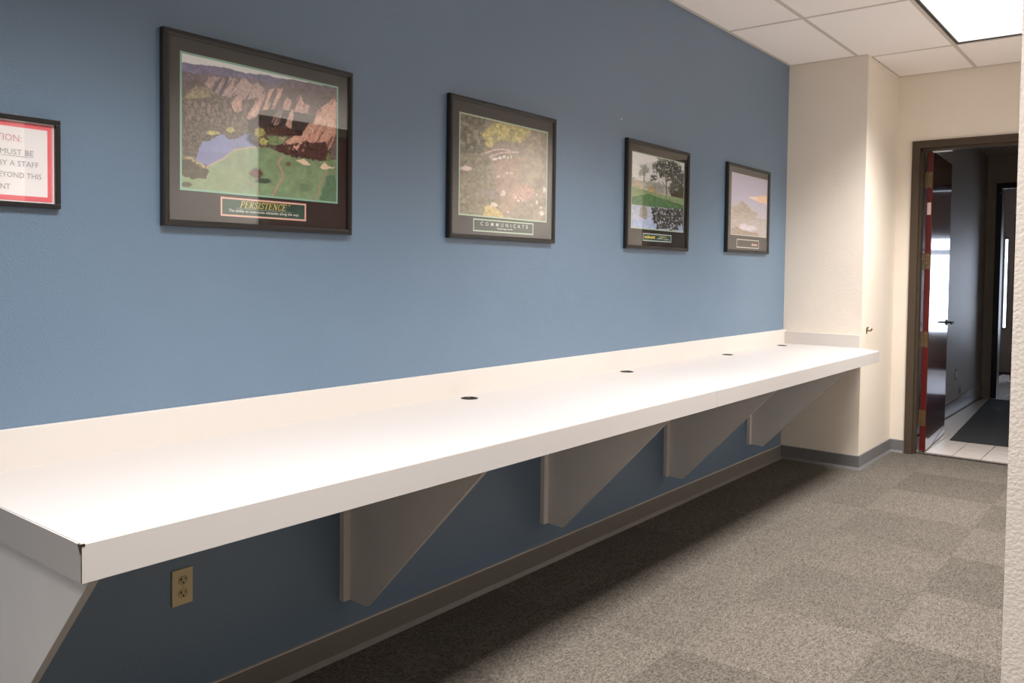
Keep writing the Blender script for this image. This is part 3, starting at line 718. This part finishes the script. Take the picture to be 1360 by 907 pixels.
def art_lake():
    A = Art(110, 110, (70, 40), (590, 170), (565, 860), (35, 810))
    A.put(A.x*0+1, (222, 222, 222)); A.put((A.y > 300)*1.0, (210, 208, 204), .6)
    A.put(A.below([(40, 300), (150, 330), (250, 350), (600, 470)], 25), (172, 170, 160), .9, .15)
    A.put(A.blob(172, 235, 52, 70, .6, 22), (150, 152, 146), .85, .2); A.put(A.line([(172, 230), (170, 345)], 4), (130, 130, 120))
    dk = np.clip(A.blob(350, 200, 95, 105, .55, 26)+A.blob(450, 240, 110, 120, .5, 26, 3)+A.blob(540, 330, 70, 130, .4, 26, 6)+A.blob(270, 310, 40, 30, .6, 18, 8)+A.blob(500, 430, 90, 90, .35, 22, 9), 0, 1)
    A.put(dk*(A.n(14, 4) > .33), (88, 90, 84), 1, .35, 12); A.put(dk*(A.n(12, 14) > .62), (132, 136, 128), .7)
    A.put(A.blob(300, 410, 80, 70, .5, 24), (142, 146, 144), .7)
    A.put(A.line([(392, 330), (395, 490)], 6), (120, 114, 106)); A.put(A.line([(392, 410), (350, 350)], 4), (120, 114, 106))
    A.put(A.poly([(440, 470), (600, 400), (600, 530), (440, 510)], 8), (86, 80, 66), .9)
    A.put(A.poly([(60, 350), (140, 350), (160, 400), (60, 380)], 5), (188, 176, 150)); A.put(A.poly([(180, 395), (250, 395), (310, 460), (300, 475), (220, 440)], 6), (176, 156, 118))
    A.put(A.below([(40, 395), (150, 420), (290, 470), (430, 500), (600, 525)], 5), (138, 156, 118), 1, .1, 30)
    A.put(A.below([(40, 500), (210, 470), (430, 545), (600, 600)], 8), (86, 120, 84), .85, .12, 30)
    A.put(A.below([(40, 570), (220, 600), (580, 630)], 4), (176, 182, 200)); A.put((A.y > 720)*(A.x < 300), (160, 176, 206), .7)
    rf = A.poly([(240, 610), (580, 632), (575, 830), (520, 845), (290, 825), (240, 720)], 22); A.put(rf*(A.n(14, 20) > .36), (62, 60, 54), .95, .3, 12)
    A.put(rf*(A.n(10, 9) > .63), (140, 142, 150), .7); A.put(A.poly([(515, 800), (560, 790), (560, 850), (515, 845)], 5), (150, 168, 200))
    A.put(A.blob(160, 650, 50, 70, .5, 20), (138, 132, 120), .8)
    A.img *= (1+.22*(A.n(11, 40, 2)-.5)*(A.y > 150))[..., None]
    return A, .01

def art_lighthouse():
    A = Art(100, 110, (75, 105), (435, 205), (415, 770), (55, 720))
    A.put(A.x*0+1, (184, 180, 198)); A.put(A.below([(50, 380), (440, 480)], 20), (186, 180, 192), .8)
    A.put(A.poly([(225, 360), (440, 352), (440, 446), (330, 410)]), (232, 196, 166)); A.put(A.poly([(225, 358), (320, 356), (320, 400)]), (232, 218, 208), .8)
    A.put(A.poly([(55, 560), (75, 450), (130, 430), (165, 395), (200, 430), (250, 470), (270, 500), (320, 520), (320, 560), (200, 620), (60, 640)], 22), (166, 152, 138), .9, .15, 14)
    A.put(A.below([(50, 560), (250, 560), (440, 590)], 18), (170, 160, 156), .8, .12, 20)
    A.put((A.n(16, 4, sy=8) > .55)*A.below([(50, 480), (440, 560)], 10), (188, 178, 172), .6)
    A.put(A.blob(220, 668, 110, 30, .6, 20)+A.blob(170, 640, 40, 26, .6, 16), (206, 198, 206), .9)
    A.put(A.poly([(58, 660), (110, 640), (160, 680), (250, 700), (330, 720), (350, 760), (58, 720)], 14), (152, 138, 122), .9, .15)
    return A, .04

def flat_strip(mb, x0, x1, z0, z1, wd, y, th=.0004):
    mb.box(x0, x1, y-th, y, z1-wd, z1); mb.box(x0, x1, y-th, y, z0, z0+wd)
    mb.box(x0, x0+wd, y-th, y, z0+wd, z1-wd); mb.box(x1-wd, x1, y-th, y, z0+wd, z1-wd)
    return mb

def text_mesh(s, height, m, name, root, x, z, y, align='CENTER', width=None, shear=0, spacing=1.0, bold=0):
    cu = bpy.data.curves.new(name, 'FONT'); cu.body = s; cu.size = 1; cu.align_x = 'LEFT'; cu.shear = shear; cu.space_character = spacing; cu.extrude = 0; cu.offset = bold
    cu.resolution_u = 2
    o = bpy.data.objects.new(name, cu); me = bpy.data.meshes.new_from_object(o)
    bpy.data.objects.remove(o); bpy.data.curves.remove(cu)
    co = np.array([v.co[:] for v in me.vertices]); mn, mx = co.min(0), co.max(0)
    sy = height/.729; sx = sy if width is None else width/(mx[0]-mn[0])
    ox = {'CENTER': (mn[0]+mx[0])/2, 'LEFT': mn[0], 'RIGHT': mx[0]}[align]
    for v in me.vertices: v.co = Vector((x+(v.co.x-ox)*sx, y, z+v.co.y*sy))-world_loc(root)
    me.materials.clear(); me.materials.append(m); me.name = name
    return link(bpy.data.objects.new(name, me), root)

# serif letter strokes for the first plaque: (points, width) in a unit-high cell
SERIF = {
 'P': (.62, [([(.16, 0), (.16, 1)], .15), ([(.02, .02), (.32, .02)], .05), ([(.02, .98), (.35, .98)], .05), ([(.2, .97), (.42, .96), (.55, .86), (.57, .74), (.52, .6), (.4, .51), (.2, .5)], .1)]),
 'E': (.64, [([(.16, 0), (.16, 1)], .15), ([(.02, .025), (.58, .025)], .06), ([(.02, .975), (.56, .975)], .06), ([(.2, .52), (.42, .52)], .06), ([(.58, .02), (.6, .26)], .06), ([(.56, .98), (.57, .76)], .06), ([(.42, .4), (.42, .64)], .05)]),
 'R': (.70, [([(.16, 0), (.16, 1)], .15), ([(.02, .02), (.32, .02)], .05), ([(.02, .98), (.35, .98)], .05), ([(.2, .97), (.42, .96), (.54, .86), (.55, .74), (.5, .6), (.4, .53), (.2, .52)], .1), ([(.34, .52), (.58, .04)], .14), ([(.5, .02), (.7, .02)], .05)]),
 'S': (.54, [([(.46, .78), (.44, .9), (.3, .97), (.14, .92), (.09, .78), (.16, .64), (.36, .46), (.45, .32), (.44, .16), (.3, .04), (.14, .06), (.07, .22)], .11), ([(.47, .72), (.47, .98)], .05), ([(.06, .02), (.06, .28)], .05)]),
 'I': (.34, [([(.17, 0), (.17, 1)], .15), ([(.02, .02), (.32, .02)], .05), ([(.02, .98), (.32, .98)], .05)]),
 'T': (.62, [([(.31, 0), (.31, 1)], .15), ([(.16, .02), (.46, .02)], .05), ([(.02, .97), (.6, .97)], .06), ([(.03, .98), (.02, .74)], .06), ([(.59, .98), (.6, .74)], .06)]),
 'N': (.74, [([(.14, 0), (.14, 1)], .07), ([(.14, .98), (.6, .02)], .15), ([(.6, 0), (.6, 1)], .07), ([(.02, .02), (.28, .02)], .05), ([(.02, .98), (.22, .98)], .05), ([(.48, .98), (.74, .98)], .05)]),
 'C': (.64, [([(.56, .78), (.5, .92), (.36, .97), (.2, .9), (.11, .7), (.09, .5), (.11, .3), (.2, .1), (.36, .03), (.5, .08), (.58, .22)], .1), ([(.57, .7), (.57, .97)], .05)]),
 '*': (.3, [([(.14, .8), (.14, 1.0)], .06), ([(.05, .85), (.23, .95)], .06), ([(.05, .95), (.23, .85)], .06)]),
 ' ': (.18, [])}
def serif_text(s, height, width, m, name, root, xc, z, y, shear=.28):
    adv = [SERIF[c][0]+.05 for c in s]; tot = sum(adv); sx = width/tot; b = bmesh.new(); x = 0
    for c, a in zip(s, adv):
        for pts, wd in SERIF[c][1]:
            for (xa, ya), (xb, yb) in zip(pts, pts[1:]):
                d = Vector((xb-xa, yb-ya)); L = d.length
                if L == 0: continue
                d /= L; nn = Vector((-d.y, d.x))*wd*.42; e = d*(.02 if len(pts) > 2 else 0)
                q = [Vector((xa, ya))-e+nn, Vector((xa, ya))-e-nn, Vector((xb, yb))+e-nn, Vector((xb, yb))+e+nn]
                vs = [b.verts.new(Vector((xc-width/2+(x+p.x+shear*(p.y-.5))*sx, y, z+p.y*height))-world_loc(root)) for p in q]
                b.faces.new(vs)
        x += a
    me = bpy.data.meshes.new(name); b.to_mesh(me); b.free(); me.materials.append(m)
    return link(bpy.data.objects.new(name, me), root)

YG, YM, YP = -.0155, -.0105, -.0111
def poster(label, box, pr, pl, art, border, plq_border, plq_mat, bw=.006):
    x0, x1, z0, z1 = box
    t = tag(empty('framed_poster', ((x0+x1)/2, 0, z0)), label, 'poster', 'framed posters in a row on the blue wall')
    f = MB(); fw = .019; yb = -.0005; yf = -.024
    prof = [(0, yb), (0, yf+.005), (.004, yf), (.012, yf), (fw, yf+.005), (fw, -.008), (fw+.002, -.008), (fw+.002, yb)]
    b = bmesh.new(); rings = []
    for (cx_, cz_, sx, sz) in ((x0, z0, 1, 1), (x1, z0, -1, 1), (x1, z1, -1, -1), (x0, z1, 1, -1)):
        rings.append([b.verts.new((cx_+sx*p[0], p[1], cz_+sz*p[0])) for p in prof])
    for i in range(4):
        A_, B_ = rings[i], rings[(i+1) % 4]
        for k in range(len(prof)): b.faces.new((A_[k], A_[(k+1) % len(prof)], B_[(k+1) % len(prof)], B_[k]))
    bmesh.ops.recalc_face_normals(b, faces=b.faces[:]); f.add(b)
    part(f, 'frame', M_pframe, t)
    i = fw-.0005
    part(B(x0+i, x1-i, YM, -.002, z0+i, z1-i), 'mat_board', M_board, t)
    A, haze = art()
    px0, px1, pz0, pz1 = pr
    nx, ny = A.nx, A.ny
    X = px0+(px1-px0)*A.u; Z = pz1-(pz1-pz0)*A.v
    co = np.stack([X, np.full_like(X, YP), Z], -1).reshape(-1, 3)-np.array(world_loc(t))
    idx = np.arange(nx*ny).reshape(ny, nx)
    fc = np.stack([idx[:-1, :-1], idx[1:, :-1], idx[1:, 1:], idx[:-1, 1:]], -1).reshape(-1, 4)
    me = bpy.data.meshes.new('print'); me.from_pydata(co.tolist(), [], fc.tolist())
    ca = me.color_attributes.new('ink', 'FLOAT_COLOR', 'POINT')
    c = np.clip(1.28*(lin(np.clip(A.img, 0, 255))-haze), .004, .95)  # only part of the glass haze comes off, the rest stays in the ink
    ca.data.foreach_set('color', np.concatenate([c.reshape(-1, 3), np.ones((nx*ny, 1))], 1).astype(np.float32).ravel())
    me.materials.append(M_print); o = link(bpy.data.objects.new('picture_print', me), t)
    part(flat_strip(MB(), px0-bw*.4, px1+bw*.4, pz0-bw*.4, pz1+bw*.4, bw, YP-.0002), 'print_border', border, t)
    q0, q1, q2, q3 = pl
    pq = part(B(q0, q1, YM-.0012, YM, q2, q3), 'title_plaque', plq_mat, t)
    e = flat_strip(MB(), q0, q1, q2, q3, .0055, YM-.0012).build('plaque_border', plq_border, pq); rel(e, pq)
    part(B(x0+i, x1-i, YG-.002, YG, z0+i, z1-i), 'glass', M_glass, t)
    return t, pq, YM-.0016

t, pq, yt = poster('framed poster of pink rock spires and a green golf course, largest in view', (1.258, 1.958, 1.503, 2.069), (1.316, 1.897, 1.612, 2.010), (1.446, 1.765, 1.542, 1.600), art_persistence, M_mint, M_peach, M_plaquegreen)
serif_text('PERSISTENCE *', .021, .185, M_textyel, 'title_lettering', pq, 1.608, 1.5705, yt)
text_mesh('The ability to overcome obstacles along the way.', .0085, M_textwhite, 'motto_lettering', pq, 1.605, 1.5565, yt, width=.262, shear=.25, bold=.015)
q = B(1.50, 1.71, yt-.0001, yt+.0002, 1.5668, 1.5674).build('plaque_rule', M_textwhite, pq); rel(q, pq)
t, pq, yt = poster('framed poster of a garden with a pale arched bridge, washed by glare', (2.459, 3.183, 1.514, 2.089), (2.525, 3.125, 1.611, 2.022), (2.613, 3.026, 1.547, 1.600), art_communicate, M_mintpale, M_mintpale, M_plaquedark)
text_mesh('COMMUNICATE', .0165, M_textwhite, 'title_lettering', pq, 2.822, 1.573, yt, width=.325, spacing=2.0, bold=.006)
text_mesh('Building bridges as we talk', .007, M_textwhite, 'motto_lettering', pq, 2.822, 1.5615, yt, width=.105, bold=.02)
t, pq, yt = poster('framed poster of trees mirrored in a lake below a green bank', (3.829, 4.542, 1.510, 2.092), (3.889, 4.489, 1.622, 2.028), (4.017, 4.342, 1.557, 1.600), art_lake, M_mintpale, M_greyline, M_plaquegreen, .005)
for (a, b, zz, hh, m) in ((4.035, 4.155, 1.5725, .014, M_textyel), (4.20, 4.295, 1.583, .005, M_textyel), (4.18, 4.24, 1.573, .005, M_textwhite), (4.25, 4.315, 1.570, .005, M_textwhite)):
    e = MB(); k = max(3, int((b-a)/.019)); w_ = (b-a)/k
    for j in range(k): e.box(a+j*w_, a+j*w_+w_*.7, yt-.0002, yt+.0002, zz, zz+hh*(.75+.25*((j*7) % 3)/2))
    e = e.build('illegible_lettering', m, pq); rel(e, pq)
t, pq, yt = poster('framed poster of a lavender sky and sunlit beam, closest to the column', (5.082, 5.79, 1.523, 2.102), (5.160, 5.757, 1.640, 2.043), (5.256, 5.628, 1.557, 1.614), art_lighthouse, M_whiteline, M_whiteline, M_board, .004)
e = MB()
for j in range(7): e.box(5.50+j*.014, 5.51+j*.014, yt-.0002, yt+.0002, 1.575, 1.575+.016*(.7+.3*((j*5) % 3)/2))
e = e.build('illegible_lettering', M_peach, pq); rel(e, pq)

# ---------------------------------------------------------------- notice at the left edge
sx0, sx1, sz0, sz1 = .655, .979, 1.531, 1.760
sg = tag(empty('wall_notice', ((sx0+sx1)/2, 0, sz0)), 'black framed notice with coral border and grey lettering on the blue wall', 'sign')
f = MB(); g = .0125
for bx in ((sx0, sx1, sz0, sz0+g), (sx0, sx1, sz1-g, sz1), (sx0, sx0+g, sz0+g, sz1-g), (sx1-g, sx1, sz0+g, sz1-g)): f.box(bx[0], bx[1], -.016, -.0005, bx[2], bx[3], bev=.0015)
part(f, 'frame', M_signframe, sg)
part(B(sx0+g-.001, sx1-g+.001, -.006, -.002, sz0+g-.001, sz1-g+.001), 'notice_sheet', M_paper, sg)
part(flat_strip(MB(), sx0+g+.004, sx1-g-.004, sz0+g+.0035, sz1-g-.004, .0125, -.0060), 'printed_border', M_pinkred, sg)
yt = -.0066; k = .0142
text_mesh('ATTENTION:', .0178, M_textpink, 'lettering', sg, .888, 1.6945, yt, 'RIGHT', width=.128)
text_mesh('MUST BE', k, M_textgrey, 'lettering', sg, .916, 1.6615, yt, 'RIGHT', width=.0775)
part(B(.839, .916, yt-.0001, yt+.0003, 1.6575, 1.6583), 'underline', M_textgrey, sg)
text_mesh('BY A STAFF', k, M_textgrey, 'lettering', sg, .928, 1.633, yt, 'RIGHT', width=.094)
text_mesh('BEYOND THIS', k, M_textgrey, 'lettering', sg, .935, 1.604, yt, 'RIGHT', width=.110)
text_mesh('POINT', k, M_textgrey, 'lettering', sg, .861, 1.574, yt, 'RIGHT', width=.049)
part(B(sx0+g-.001, sx1-g+.001, -.0105, -.009, sz0+g-.001, sz1-g+.001), 'glass', M_glass, sg)
